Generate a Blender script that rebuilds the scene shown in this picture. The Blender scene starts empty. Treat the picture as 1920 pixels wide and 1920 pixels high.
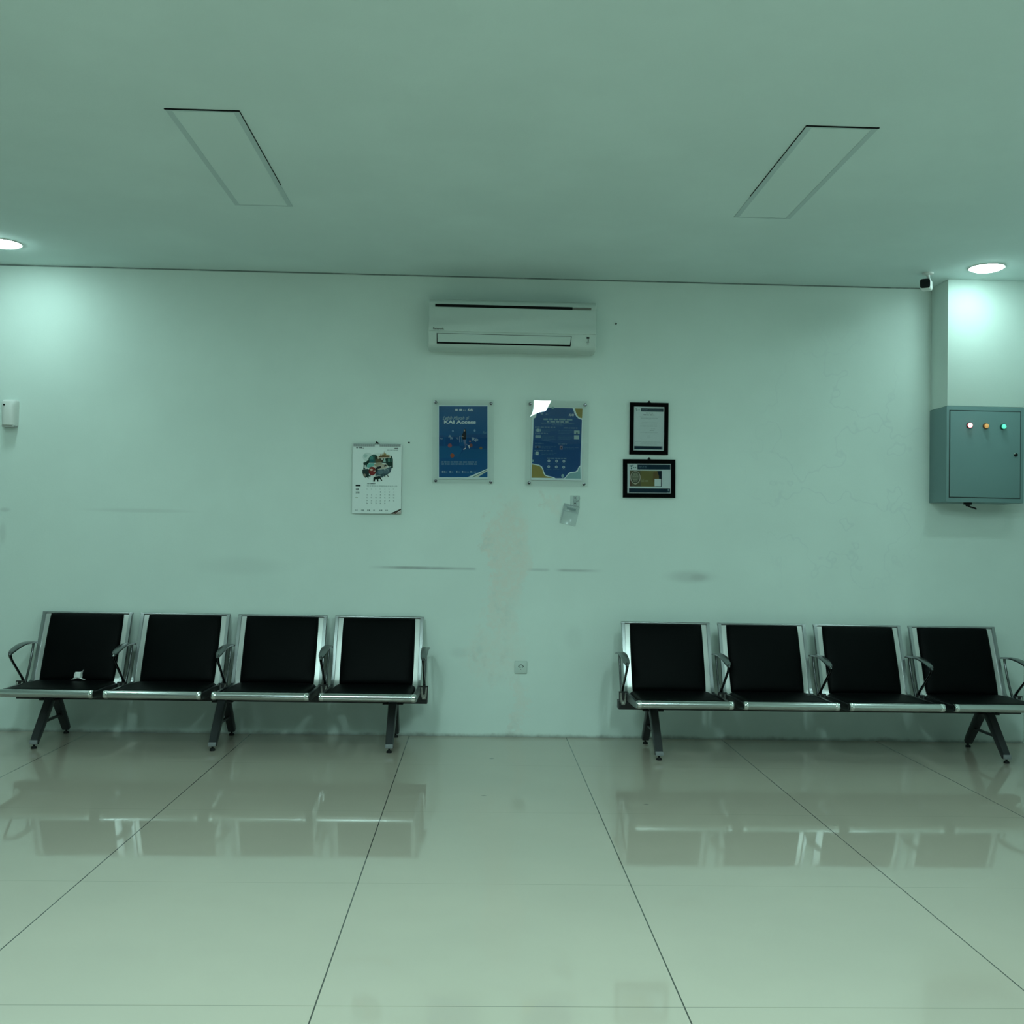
import bpy, bmesh, math, random
from mathutils import Vector, Matrix
random.seed(7)
scene = bpy.context.scene
COL = scene.collection
PI = math.pi

# ------------------------------------------------------------------ materials
MATS = {}
def mat(name, rgb, rough=.5, metal=0., spec=.5, emit=None, strength=0., coat=0., noise=0., nscale=60.):
    if name in MATS: return MATS[name]
    m = bpy.data.materials.new(name); m.use_nodes = True
    nt = m.node_tree; b = nt.nodes['Principled BSDF']
    b.inputs['Base Color'].default_value = (*rgb, 1)
    b.inputs['Roughness'].default_value = rough
    b.inputs['Metallic'].default_value = metal
    b.inputs['Specular IOR Level'].default_value = spec
    b.inputs['Coat Weight'].default_value = coat
    if emit:
        b.inputs['Emission Color'].default_value = (*emit, 1)
        b.inputs['Emission Strength'].default_value = strength
    if noise:
        t = nt.nodes.new('ShaderNodeTexCoord'); n = nt.nodes.new('ShaderNodeTexNoise')
        n.inputs['Scale'].default_value = nscale; n.inputs['Detail'].default_value = 3
        nt.links.new(t.outputs['Object'], n.inputs['Vector'])
        bp = nt.nodes.new('ShaderNodeBump'); bp.inputs['Strength'].default_value = noise
        bp.inputs['Distance'].default_value = .002
        nt.links.new(n.outputs['Fac'], bp.inputs['Height'])
        nt.links.new(bp.outputs['Normal'], b.inputs['Normal'])
    MATS[name] = m
    return m

class G:
    """tiny expression builder for procedural materials"""
    def __init__(s, m):
        s.nt = m.node_tree; s.m = m
    def put(s, sock, v):
        if isinstance(v, bpy.types.NodeSocket): s.nt.links.new(v, sock)
        elif isinstance(v, (tuple, list)): sock.default_value = v if len(v) == len(sock.default_value) else (*v, 1)
        else: sock.default_value = v
    def op(s, o, a, b=0., c=0., clamp=False):
        n = s.nt.nodes.new('ShaderNodeMath'); n.operation = o; n.use_clamp = clamp
        s.put(n.inputs[0], a); s.put(n.inputs[1], b); s.put(n.inputs[2], c)
        return n.outputs[0]
    def step(s, x, lo, hi, a=0., b=1.):
        n = s.nt.nodes.new('ShaderNodeMapRange'); n.interpolation_type = 'SMOOTHSTEP'
        s.put(n.inputs['Value'], x)
        n.inputs['From Min'].default_value = lo; n.inputs['From Max'].default_value = hi
        n.inputs['To Min'].default_value = a; n.inputs['To Max'].default_value = b
        return n.outputs[0]
    def mul(s, *v):
        r = v[0]
        for q in v[1:]: r = s.op('MULTIPLY', r, q)
        return r
    def mix(s, f, a, b):
        n = s.nt.nodes.new('ShaderNodeMix'); n.data_type = 'RGBA'
        s.put(n.inputs['Factor'], f)
        s.put([i for i in n.inputs if i.name == 'A' and i.type == 'RGBA'][0], a)
        s.put([i for i in n.inputs if i.name == 'B' and i.type == 'RGBA'][0], b)
        return [o for o in n.outputs if o.type == 'RGBA'][0]
    def noise(s, vec, scale, detail=4., rough=.55):
        n = s.nt.nodes.new('ShaderNodeTexNoise'); s.put(n.inputs['Vector'], vec)
        n.inputs['Scale'].default_value = scale; n.inputs['Detail'].default_value = detail
        n.inputs['Roughness'].default_value = rough
        return n.outputs['Fac']
    def bump(s, h, strength, dist=.002):
        n = s.nt.nodes.new('ShaderNodeBump'); n.inputs['Strength'].default_value = strength
        n.inputs['Distance'].default_value = dist; s.put(n.inputs['Height'], h)
        return n.outputs['Normal']
    def coords(s):
        t = s.nt.nodes.new('ShaderNodeTexCoord'); x = s.nt.nodes.new('ShaderNodeSeparateXYZ')
        s.nt.links.new(t.outputs['Object'], x.inputs[0])
        return t.outputs['Object'], x.outputs[0], x.outputs[1], x.outputs[2]
    def ell(s, x, z, cx, cz, rx, rz, soft=.5):
        a = s.op('DIVIDE', s.op('SUBTRACT', x, cx), rx); b = s.op('DIVIDE', s.op('SUBTRACT', z, cz), rz)
        d = s.op('SQRT', s.op('ADD', s.op('MULTIPLY', a, a), s.op('MULTIPLY', b, b)))
        return s.step(d, 1 - soft, 1 + soft, 1., 0.)

TINT = (.65, 1.0, .945)          # colour of the lamps in this room
ROOM_H = 2.946
PLASTER = (.695, .785, .745)

def plaster(name, extra=None, rgb=PLASTER):
    m = mat(name, rgb, .85, spec=.2)
    g = G(m); b = m.node_tree.nodes['Principled BSDF']
    P, x, y, z = g.coords()
    n1 = g.noise(P, 1.6, 4); n2 = g.noise(P, 90., 3)
    c = g.mix(g.step(n1, .35, .7), tuple(v * .97 for v in rgb), tuple(min(1, v * 1.02) for v in rgb))
    if extra: c = extra(g, P, x, y, z, c)
    g.put(b.inputs['Base Color'], c)
    g.put(b.inputs['Normal'], g.bump(g.op('ADD', n2, g.mul(n1, 2.)), .25, .0015))
    return m

def back_wall_marks(g, P, x, y, z, c):
    n = g.noise(P, 7., 5, .65); nf = g.noise(P, 26., 4, .6)
    # peeling, salt-stained patch between the two benches
    warp = g.op('ADD', g.op('ADD', x, g.op('MULTIPLY', g.op('SUBTRACT', n, .5), .34)), g.op('MULTIPLY', g.op('SUBTRACT', nf, .5), .16))
    z0 = z; z = g.op('ADD', z, g.op('MULTIPLY', g.op('SUBTRACT', g.noise(P, 11., 4), .5), .3))
    a = g.ell(warp, z, .19, 1.16, .135, .33, .3)
    b = g.ell(warp, z, .15, .80, .10, .22, .4)
    d = g.ell(warp, z, .12, .52, .17, .17, .5)
    e = g.ell(warp, z, .27, .20, .05, .22, .4)
    f = g.ell(warp, z, .47, 1.50, .05, .06, .5)
    tot = g.op('MAXIMUM', g.op('MAXIMUM', a, g.mul(b, .8)), g.op('MAXIMUM', g.mul(d, .6), g.op('MAXIMUM', g.mul(e, .6), g.mul(f, .5))))
    tot = g.mul(tot, g.step(nf, .3, .62, .35, 1.)); z = z0
    c = g.mix(g.mul(tot, .8), c, (.735, .70, .645))
    edge = g.mul(g.op('SUBTRACT', 1., g.op('ABSOLUTE', g.op('SUBTRACT', g.op('MULTIPLY', tot, 2.), 1.))), g.step(n, .5, .66))
    c = g.mix(g.mul(edge, .16), c, (.36, .35, .33))
    # scuff line left by chair backs
    band = g.step(g.op('ABSOLUTE', g.op('SUBTRACT', z, 1.067)), .002, .014, 1., 0.)
    l1 = g.mul(g.step(x, -.72, -.45), g.step(x, -.33, .02, 1., .0))
    l1b = g.mul(g.step(x, -.35, -.25), g.step(x, -.03, .0, 1., 0.))
    l2 = g.mul(g.step(x, .30, .36), g.step(x, .44, .47, 1., 0.))
    l3 = g.mul(g.step(x, .48, .56), g.step(x, .62, .84, 1., 0.))
    ln = g.op('MAXIMUM', g.op('MAXIMUM', l1, g.mul(l1b, .45)), g.op('MAXIMUM', g.mul(l2, .4), g.mul(l3, .65)))
    c = g.mix(g.mul(band, ln, g.step(n, .25, .6, .6, 1.), .72), c, (.22, .23, .24))
    for cx, cz, rx, rz, k in ((1.37, 1.04, .13, .035, .28), (1.42, 1.035, .05, .02, .25), (-2.15, 1.40, .28, .012, .16), (-1.5, 1.06, .25, .05, .10),
                              (.02, .55, .02, .03, .12), (-.11, .53, .05, .03, .12), (.62, .63, .05, .07, .08),
                              (-2.99, 1.39, .03, .012, .25), (-3.0, 1.24, .02, .06, .18)):
        c = g.mix(g.mul(g.ell(x, z, cx, cz, rx, rz, .6), k), c, (.3, .3, .3))
    # damp veins on the right
    v = g.op('ABSOLUTE', g.op('SUBTRACT', g.noise(P, 2.6, 3), .5))
    v = g.mul(g.step(v, .0, .012, 1., 0.), g.ell(x, z, 2.35, 1.75, .55, .8, .4))
    c = g.mix(g.mul(v, .16), c, (.45, .5, .55))
    # grime where wall meets floor and ceiling, plus the ceiling joint's painted thin shadow
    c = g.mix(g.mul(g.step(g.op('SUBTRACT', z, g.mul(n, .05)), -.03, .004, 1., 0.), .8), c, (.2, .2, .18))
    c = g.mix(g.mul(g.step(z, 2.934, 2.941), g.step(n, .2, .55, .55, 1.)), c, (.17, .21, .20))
    return c

def tile_floor():
    m = mat('floor_tiles', (.6, .58, .5), .1, spec=.5)
    g = G(m); b = m.node_tree.nodes['Principled BSDF']
    P, x, y, z = g.coords()
    u = g.op('PINGPONG', g.op('ADD', x, 20.416), .5); v = g.op('PINGPONG', g.op('ADD', y, 20.833), .5)
    n = g.noise(P, 1.1, 3); n2 = g.noise(P, 9., 4)
    c = g.mix(g.step(n, .3, .7), (.43, .385, .322), (.455, .405, .337))
    c = g.mix(g.mul(g.step(n2, .4, .8), .12), c, (.42, .36, .305))
    fade = g.step(y, -3.9, -2.6, .95, .45)
    c = g.mix(g.mul(g.step(v, .0009, .0017, 1., 0.), fade), c, (.17, .17, .14))
    c = g.mix(g.step(u, .0016, .0026, 1., 0.), c, (.035, .035, .03))
    for sx, sy in ((.05, -1.52), (.83, -1.66), (1.63, -2.0), (.1, -.66)):
        c = g.mix(g.mul(g.ell(x, y, sx, sy, .012, .006, .5), .7), c, (.1, .1, .09))
    g.put(b.inputs['Base Color'], c)
    b.inputs['IOR'].default_value = 1.75
    g.put(b.inputs['Roughness'], g.step(n2, .3, .8, .03, .055))
    g.put(b.inputs['Normal'], g.bump(g.step(u, .001, .0026), .3, .001))
    return m

M_WALL_BACK = plaster('plaster_back_wall', back_wall_marks)
M_WALL = plaster('plaster_wall')
M_CEIL = plaster('ceiling_paint', rgb=(.67, .78, .765))
M_FLOOR = tile_floor()
M_CHROME = mat('polished_steel', (.50, .52, .52), .22, 1.)
M_CAP = mat('bright_chrome', (.85, .86, .86), .12, 1.)
M_RAIL = mat('brushed_rail', (.36, .375, .385), .3, 1.)
M_SIDE = mat('dark_side_plate', (.13, .14, .145), .35, 1.)  # rail metal darkened: shade of the gaps between seats put into the colour
M_SHEET = mat('silver_sheet', (.56, .57, .56), .30, .65, noise=.05, nscale=400)
M_ARM = mat('cast_aluminium', (.20, .215, .22), .3, 1.)
M_ARMPOST = mat('dark_chrome', (.14, .145, .15), .2, 1.)
M_BLACK = mat('black_leatherette', (.0006, .0013, .0015), .45, spec=.06, noise=.25, nscale=700)
M_BEAM = mat('black_steel', (.012, .012, .012), .45, .0, .4)
M_LEG = mat('charcoal_steel', (.04, .043, .046), .4, .3, .4)
M_PLUG = mat('grey_end_plug', (.22, .23, .24), .5)
M_RUBBER = mat('black_rubber', (.008, .008, .008), .6, spec=.2)
M_ABS = mat('aged_white_plastic', (.565, .64, .60), .45, spec=.35)
M_DARK = mat('dark_slot', (.006, .006, .006), .7, spec=.1)
M_DIM = mat('dim_slot', (.16, .16, .14), .7, spec=.1)
M_GREYINK = mat('grey_ink', (.09, .09, .085), .6, spec=.2)
M_CAB = mat('grey_powder_coat', (.165, .27, .275), .5, spec=.35, noise=.1, nscale=500)
M_CABEDGE = mat('cabinet_seam', (.02, .03, .03), .7)
M_WHITEPL = mat('white_plastic', (.72, .72, .70), .4)
M_FRAME = mat('black_frame', (.0012, .0018, .0016), .6, spec=.03)
M_WIRE = mat('binding_wire', (.22, .24, .25), .4, .6)
M_PANELFR = mat('panel_frame_paint', (.50, .60, .60), .6, spec=.15)
M_PANELDIF = mat('unlit_diffuser', (.66, .765, .745), .6, spec=.15)
M_TISSUE = mat('tissue_paper', (.8, .8, .78), .9, spec=.1)
M_LAMP = mat('downlight_glow', (1, 1, 1), .5, emit=TINT, strength=62.)
M_PANELON = mat('panel_glow', (1, 1, 1), .5, emit=TINT, strength=80.)
M_PANELNEAR = mat('added_panel_glow', (1, 1, 1), .5, emit=TINT, strength=52.)
M_LAMPR = mat('downlight_glow_soft', (1, 1, 1), .5, emit=TINT, strength=42.)
M_LAMPS = mat('added_downlight_glow', (1, 1, 1), .5, emit=TINT, strength=62.)
M_RED = mat('red_pilot_lens', (.5, .05, .05), .3, emit=(1., .28, .30), strength=5.)
M_AMBER = mat('amber_pilot_lens', (.75, .36, .1), .3, emit=(1., .55, .2), strength=.35)
M_GREEN = mat('green_pilot_lens', (.2, .8, .6), .3, emit=(.12, .85, .6), strength=.75)
M_REDB = mat('red_bezel', (.22, .03, .04), .4); M_AMBB = mat('amber_bezel', (.14, .06, .015), .4); M_GRNB = mat('green_bezel', (.01, .14, .09), .4)

def clear_sheet(name, tint=(1, 1, 1), rough=.0, ior=1.49, haze=0.):
    m = bpy.data.materials.new(name); m.use_nodes = True; nt = m.node_tree
    nt.nodes.remove(nt.nodes['Principled BSDF']); out = nt.nodes['Material Output']
    fr = nt.nodes.new('ShaderNodeFresnel'); fr.inputs['IOR'].default_value = ior
    tr = nt.nodes.new('ShaderNodeBsdfTransparent'); tr.inputs['Color'].default_value = (*tint, 1)
    gl = nt.nodes.new('ShaderNodeBsdfGlossy'); gl.inputs['Roughness'].default_value = rough
    mx = nt.nodes.new('ShaderNodeMixShader')
    nt.links.new(fr.outputs[0], mx.inputs[0]); nt.links.new(tr.outputs[0], mx.inputs[1]); nt.links.new(gl.outputs[0], mx.inputs[2])
    last = mx.outputs[0]
    if haze:
        df = nt.nodes.new('ShaderNodeBsdfDiffuse'); df.inputs['Color'].default_value = (.6, .63, .65, 1)
        m2 = nt.nodes.new('ShaderNodeMixShader'); m2.inputs[0].default_value = haze
        nt.links.new(last, m2.inputs[1]); nt.links.new(df.outputs[0], m2.inputs[2]); last = m2.outputs[0]
    nt.links.new(last, out.inputs['Surface'])
    return m
M_ACRYLIC = clear_sheet('clear_acrylic', (.992, .996, .995), 0., 1.42)
M_GLASS = clear_sheet('frame_glass', (.98, .985, .985), .02)
M_POUCH = clear_sheet('clear_vinyl', (.965, .975, .978), .12, 1.36, .06)

# ------------------------------------------------------------------ mesh helpers
def new(): return bmesh.new()
def box(bm, x0, x1, y0, y1, z0, z1, mi=0, bev=0., seg=2):
    r = bmesh.ops.create_cube(bm, size=1.)
    vs = r['verts']
    for v in vs:
        v.co = Vector(((x0 + x1) / 2 + v.co.x * (x1 - x0), (y0 + y1) / 2 + v.co.y * (y1 - y0), (z0 + z1) / 2 + v.co.z * (z1 - z0)))
    fs = list({f for v in vs for f in v.link_faces})
    for f in fs: f.material_index = mi
    if bev:
        es = list({e for v in vs for e in v.link_edges})
        r2 = bmesh.ops.bevel(bm, geom=es, offset=bev, segments=seg, profile=.5, affect='EDGES')
        for f in r2['faces']: f.material_index = mi
def tube(bm, pts, r, n=14, mi=0, caps=True):
    pts = [Vector(p) for p in pts]; k = len(pts)
    rs = r if isinstance(r, (list, tuple)) else [r] * k
    rings = []; ref = None
    for i, p in enumerate(pts):
        t = (pts[min(i + 1, k - 1)] - pts[max(i - 1, 0)]).normalized()
        if ref is None:
            ref = Vector((0, 0, 1)) if abs(t.z) < .9 else Vector((1, 0, 0))
        a = t.cross(ref).normalized(); b = a.cross(t).normalized(); ref = b
        rings.append([bm.verts.new(p + (a * math.cos(2 * PI * j / n) + b * math.sin(2 * PI * j / n)) * rs[i]) for j in range(n)])
    for i in range(k - 1):
        for j in range(n):
            f = bm.faces.new((rings[i][j], rings[i][(j + 1) % n], rings[i + 1][(j + 1) % n], rings[i + 1][j])); f.material_index = mi
    if caps:
        for rg in (rings[0], rings[-1]):
            f = bm.faces.new(rg); f.material_index = mi
def ribbon(bm, path, wx, th, x=0., mi=0):
    """bar of section wx (along X) by th (in the YZ plane) swept along a (y, z) path"""
    k = len(path); P = [Vector((0, *p)) for p in path]
    wx = wx if isinstance(wx, (list, tuple)) else [wx] * k
    th = th if isinstance(th, (list, tuple)) else [th] * k
    rings = []
    for i, p in enumerate(P):
        t = (P[min(i + 1, k - 1)] - P[max(i - 1, 0)]).normalized(); nrm = Vector((0, -t.z, t.y))
        w, h = wx[i] / 2, th[i] / 2
        sec = [(-w, -h * .55), (-w * .8, -h), (w * .8, -h), (w, -h * .55), (w, h * .55), (w * .8, h), (-w * .8, h), (-w, h * .55)]
        rings.append([bm.verts.new(p + Vector((x + sx, 0, 0)) + nrm * sn) for sx, sn in sec])
    n = 8
    for i in range(k - 1):
        for j in range(n):
            f = bm.faces.new((rings[i][j], rings[i][(j + 1) % n], rings[i + 1][(j + 1) % n], rings[i + 1][j])); f.material_index = mi
    for rg in (rings[0], rings[-1]):
        f = bm.faces.new(rg); f.material_index = mi
def extrude_x(bm, prof, x0, x1, mi=0, bev=0.):
    a = [bm.verts.new((x0, *p)) for p in prof]; b = [bm.verts.new((x1, *p)) for p in prof]; n = len(prof)
    fs = [bm.faces.new(a), bm.faces.new(list(reversed(b)))]
    for i in range(n): fs.append(bm.faces.new((a[i], b[i], b[(i + 1) % n], a[(i + 1) % n])))
    for f in fs: f.material_index = mi
    if bev:
        es = [e for e in list(fs[0].edges) + list(fs[1].edges)]
        r = bmesh.ops.bevel(bm, geom=es, offset=bev, segments=3, profile=.5, affect='EDGES')
        for f in r['faces']: f.material_index = mi
def lathe(bm, prof, o=(0, 0, 0), axis='z', n=28, mi=0):
    """prof: (radius, height) list; closed at both ends"""
    o = Vector(o); rings = []
    for r, h in prof:
        ring = []
        for j in range(n):
            c, s = math.cos(2 * PI * j / n) * r, math.sin(2 * PI * j / n) * r
            v = Vector((c, s, h)) if axis == 'z' else (Vector((c, -h, s)) if axis == 'y' else Vector((h, c, s)))
            ring.append(bm.verts.new(o + v))
        rings.append(ring)
    for i in range(len(rings) - 1):
        for j in range(n):
            f = bm.faces.new((rings[i][j], rings[i][(j + 1) % n], rings[i + 1][(j + 1) % n], rings[i + 1][j])); f.material_index = mi
    for rg in (rings[0], rings[-1]):
        f = bm.faces.new(rg); f.material_index = mi
def cushion(bm, w, h, t, o, ux, uy, un, n=24, p=14, bulge=.35):
    """puffed pad: w by h, thickness t, centred at o; ux, uy in its plane, un its outward normal"""
    o, ux, uy, un = Vector(o), Vector(ux), Vector(uy), Vector(un)
    def c(i): return math.sin((i / n - .5) * PI)       # denser near the edge
    top = {}; bot = {}
    for i in range(n + 1):
        for j in range(n + 1):
            u, v = c(i), c(j)
            edge = max(0., (1 - abs(u) ** p)) ** .5 * max(0., (1 - abs(v) ** p)) ** .5
            hh = t * edge * ((1 - bulge) + bulge * (1 - u * u) * (1 - v * v))
            q = 1 - .012 * (u * u * v * v) ** 2                 # softly rounded corners
            base = o + ux * (u * w / 2 * q) + uy * (v * h / 2 * q)
            top[i, j] = bm.verts.new(base + un * hh)
            if i in (0, n) or j in (0, n): bot[i, j] = top[i, j]
            else: bot[i, j] = bm.verts.new(base - un * .002)
    for i in range(n):
        for j in range(n):
            bm.faces.new((top[i, j], top[i + 1, j], top[i + 1, j + 1], top[i, j + 1]))
            q = (bot[i, j], bot[i, j + 1], bot[i + 1, j + 1], bot[i + 1, j])
            try: bm.faces.new(q)
            except ValueError: pass

def link(name, me, parent=None, loc=(0, 0, 0), rot=(0, 0, 0)):
    o = bpy.data.objects.new(name, me); COL.objects.link(o)
    o.location = loc; o.rotation_euler = rot
    if parent: o.parent = parent
    return o
def mesh(name, bm, mats, sharp=35):
    bmesh.ops.remove_doubles(bm, verts=bm.verts, dist=1e-6)
    bmesh.ops.recalc_face_normals(bm, faces=bm.faces)
    me = bpy.data.meshes.new(name); bm.to_mesh(me); bm.free()
    for m in (mats if isinstance(mats, (list, tuple)) else [mats]): me.materials.append(m)
    if sharp:
        me.shade_smooth(); me.set_sharp_from_angle(angle=math.radians(sharp))
    return me
def obj(name, bm, mats, parent=None, loc=(0, 0, 0), rot=(0, 0, 0), label=None, sharp=35):
    o = link(name, mesh(name, bm, mats, sharp), parent, loc, rot)
    if label: o['label'] = label
    return o
def thing(name, label, cat, loc=(0, 0, 0), rot=(0, 0, 0), group=None):
    o = bpy.data.objects.new(name, None); COL.objects.link(o)
    o.location = loc; o.rotation_euler = rot; o.empty_display_size = .1
    o['label'] = label; o['category'] = cat
    if group: o['group'] = group
    return o
def struct(name, bm, m, label=None):
    o = obj(name, bm, m); o['kind'] = 'structure'
    if label: o['label'] = label
    return o
def copy_tree(o, parent=None):
    c = o.copy(); COL.objects.link(c)
    if parent: c.parent = parent
    for ch in list(o.children): copy_tree(ch, c)
    return c

# ------------------------------------------------------------------ the room
XL, XR, YF = -5.2, 3.55, -11.0
bm = new(); box(bm, XL - .1, XR + .1, YF - .1, .1, -.1, 0); struct('floor', bm, M_FLOOR, 'polished pale beige floor of one metre tiles')
bm = new(); box(bm, XL - .1, XR + .1, YF - .1, .1, ROOM_H, ROOM_H + .1); struct('ceiling', bm, M_CEIL, 'plain white painted ceiling')
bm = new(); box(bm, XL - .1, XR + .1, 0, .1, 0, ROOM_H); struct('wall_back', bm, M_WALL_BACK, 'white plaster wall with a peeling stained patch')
bm = new(); box(bm, XR, XR + .1, YF, 0, 0, ROOM_H); struct('wall_right', bm, M_WALL)
bm = new(); box(bm, XL - .1, XL, YF, 0, 0, ROOM_H); struct('wall_left', bm, M_WALL)
bm = new(); box(bm, XL - .1, XR + .1, YF - .1, YF, 0, ROOM_H); struct('wall_front', bm, mat('light_absorbing_front', (.03, .035, .035), .3))  # unseen wall, made dark to cut the room's bounced light
bm = new(); box(bm, 2.925, XR, -.243, 0, 2.146, ROOM_H, bev=.003, seg=2); struct('trim_1', bm, M_WALL, 'white boxed corner casing between ceiling and grey cabinet')

# ------------------------------------------------------------------ waiting benches
PITCH = .6068
SHELL = [(-.672, .330), (-.60, .331), (-.45, .329), (-.30, .325), (-.25, .326), (-.222, .334), (-.205, .350), (-.192, .378), (-.175, .42), (-.115, .58), (-.062, .722), (-.050, .748)]
_d = {}
def shared(key, fn):
    if key not in _d: _d[key] = fn()
    return _d[key]
def m_shell():
    bm = new(); ribbon(bm, SHELL, .525, .008); return mesh('seat_shell', bm, M_SHEET)
def m_side():
    bm = new(); k = len(SHELL)
    ribbon(bm, SHELL[5:], .022, [.036, .032, .028, .026, .025, .025, .025]); return mesh('side_rail', bm, M_RAIL)
def m_seatside():
    bm = new(); ribbon(bm, [(-.680, .337), (-.60, .332), (-.45, .330), (-.30, .326), (-.25, .327), (-.225, .333)], .020, [.034, .040, .044, .044, .042, .038]); return mesh('seat_side', bm, M_SIDE)
def m_top():
    bm = new(); tube(bm, [(-.2784, -.049, .7515), (.2784, -.049, .7515)], .0085); return mesh('top_rail', bm, M_RAIL)
def m_front():
    bm = new(); tube(bm, [(-.2755, -.6832, .3427), (-.273, -.6832, .3427), (.273, -.6832, .3427), (.2755, -.6832, .3427)], [.019, .0225, .0225, .019], 24); return mesh('front_tube', bm, M_CHROME)
def m_cap():
    bm = new(); tube(bm, [(-.009, -.6832, .3427), (-.007, -.6832, .3427), (.007, -.6832, .3427), (.009, -.6832, .3427)], [.0225, .0236, .0236, .0225], 24); return mesh('corner_cap', bm, M_CAP)
def m_seatpad():
    bm = new(); cushion(bm, .492, .462, .035, (0, -.443, .3335), (1, 0, 0), (0, 1, -.012), (0, .0, 1), p=18, bulge=.2); return mesh('seat_cushion', bm, M_BLACK)
BU = Vector((0, -.05 + .192, .748 - .378)).normalized(); BN = Vector((0, -BU.z, BU.y))
def m_backpad():
    bm = new(); c = Vector((0, -.1281, .5448)) + BN * .005
    cushion(bm, .455, .432, .036, c, (1, 0, 0), BU, BN, bulge=.35); return mesh('back_cushion', bm, M_BLACK)
ARM = [(-.106, .566), (-.135, .573), (-.18, .5775), (-.265, .5785), (-.33, .572), (-.385, .561), (-.43, .548), (-.452, .538)]
def m_arm():
    bm = new()
    ribbon(bm, ARM, [.046, .047, .047, .046, .045, .042, .036, .022], [.006, .010, .012, .013, .013, .013, .013, .014], mi=0)
    tube(bm, [(0, -.432, .546), (0, -.448, .540), (0, -.455, .530), (0, -.450, .518), (0, -.43, .496), (0, -.36, .438), (0, -.29, .381), (0, -.268, .356), (0, -.262, .33), (0, -.262, .300)],
         [.006, .0095, .010, .0088, .0075, .0075, .008, .0095, .011, .010], 12, 1)
    tube(bm, [(0, -.137, .570), (0, -.138, .552), (0, -.150, .515), (0, -.19, .42), (0, -.22, .365), (0, -.245, .33), (0, -.258, .302)], [.009, .0075, .007, .007, .008, .010, .010], 12, 1)
    return mesh('armrest', bm, [M_ARM, M_ARMPOST])
def m_clamp():
    bm = new(); y = -.312
    pr = [(-.024, .360), (.024, .360), (.0215, .298), (.014, .272), (-.014, .272), (-.0215, .298)]
    def plate(p, y0, y1, mi):
        a = [bm.verts.new((q[0], y0, q[1])) for q in p]; b = [bm.verts.new((q[0], y1, q[1])) for q in p]; n = len(p)
        for f in [bm.faces.new(a), bm.faces.new(b)] + [bm.faces.new((a[i], b[i], b[(i + 1) % n], a[(i + 1) % n])) for i in range(n)]: f.material_index = mi
    plate(pr, y + .02, y, 0)
    plate([(-.0185, .354), (-.010, .354), (-.0065, .316), (-.002, .307), (.002, .307), (.0065, .316), (.010, .354), (.0185, .354), (.016, .302), (.010, .281), (-.010, .281), (-.016, .302)], y, y - .004, 1)
    lathe(bm, [(.0055, 0), (.0055, .002), (.0035, .0035)], (.001, y - .004, .293), 'y', 14, 2)
    box(bm, -.012, .012, y + .02, -.235, .302, .335, 0)
    return mesh('arm_clamp', bm, [M_BEAM, M_CHROME, M_CAP])
def m_legframe():
    bm = new()
    ribbon(bm, [(-.318, .262), (-.318, .245), (-.495, .062), (-.520, .034)], [.054, .054, .048, .046], [.05, .05, .042, .036])
    ribbon(bm, [(-.218, .262), (-.216, .245), (-.072, .062), (-.052, .034)], [.054, .054, .048, .046], [.05, .05, .042, .036])
    ribbon(bm, [(-.43, .132), (-.15, .132)], .022, .013)
    return mesh('leg_frame', bm, M_LEG)
def m_legplate():
    bm = new(); box(bm, -.062, .062, -.325, -.21, .246, .254, bev=.002); return mesh('mounting_plate', bm, M_BEAM)
def m_plug():
    bm = new(); box(bm, -.0225, .0225, -.5425, -.526, .026, .050, bev=.003); return mesh('end_plug', bm, M_PLUG)
def m_glide():
    bm = new(); lathe(bm, [(.006, .045), (.006, .014), (.014, .012), (.0165, .006), (.0165, 0)]); return mesh('foot_glide', bm, M_RUBBER)
def m_support():
    bm = new(); box(bm, -.05, .05, -.305, -.225, .300, .326); return mesh('seat_bracket', bm, M_BEAM)

def make_bench(label, loc, rz, legs):
    root = thing('waiting_bench', label, 'bench', loc, (0, 0, rz), 'four-seat waiting benches along the wall')
    bm = new(); box(bm, -1.232, 1.232, -.305, -.225, .251, .303, bev=.003); obj('beam', bm, M_BEAM, root, label='black steel beam under the seats')
    for i in range(4):
        x = (i - 1.5) * PITCH
        s = link('seat_shell', shared('shell', m_shell), root, (x, 0, 0)); s['label'] = 'silver sheet metal seat shell'
        link('side_rail', shared('side', m_side), s, (-.2665, 0, 0)); link('side_rail', shared('side', m_side), s, (.2665, 0, 0))
        link('seat_side', shared('sside', m_seatside), s, (-.2660, 0, 0)); link('seat_side', shared('sside', m_seatside), s, (.2660, 0, 0))
        link('top_rail', shared('top', m_top), s)
        link('front_tube', shared('front', m_front), s)
        link('corner_cap', shared('cap', m_cap), s, (-.260, 0, 0)); link('corner_cap', shared('cap', m_cap), s, (.260, 0, 0))
        a = link('seat_cushion', shared('sp', m_seatpad), s); a['label'] = 'black leatherette seat pad'
        a = link('back_cushion', shared('bp', m_backpad), s); a['label'] = 'black leatherette back pad'
        link('seat_bracket', shared('sup', m_support), root, (x, 0, 0))
    for i in range(5):
        x = (i - 2) * PITCH
        if i == 0: x += .006
        if i == 4: x -= .002
        a = link('armrest', shared('arm', m_arm), root, (x, 0, 0)); a['label'] = 'grey cast metal loop armrest'
        link('arm_clamp', shared('clamp', m_clamp), a)
    for x in legs:
        l = link('leg', shared('leg', m_legframe), root, (x, 0, 0)); l['label'] = 'dark A-shaped leg'
        link('mounting_plate', shared('lp', m_legplate), l)
        link('end_plug', shared('plug', m_plug), l)
        link('foot_glide', shared('gl', m_glide), l, (0, -.5244, 0)); link('foot_glide', shared('gl', m_glide), l, (0, -.0505, 0))
    return root
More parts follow.
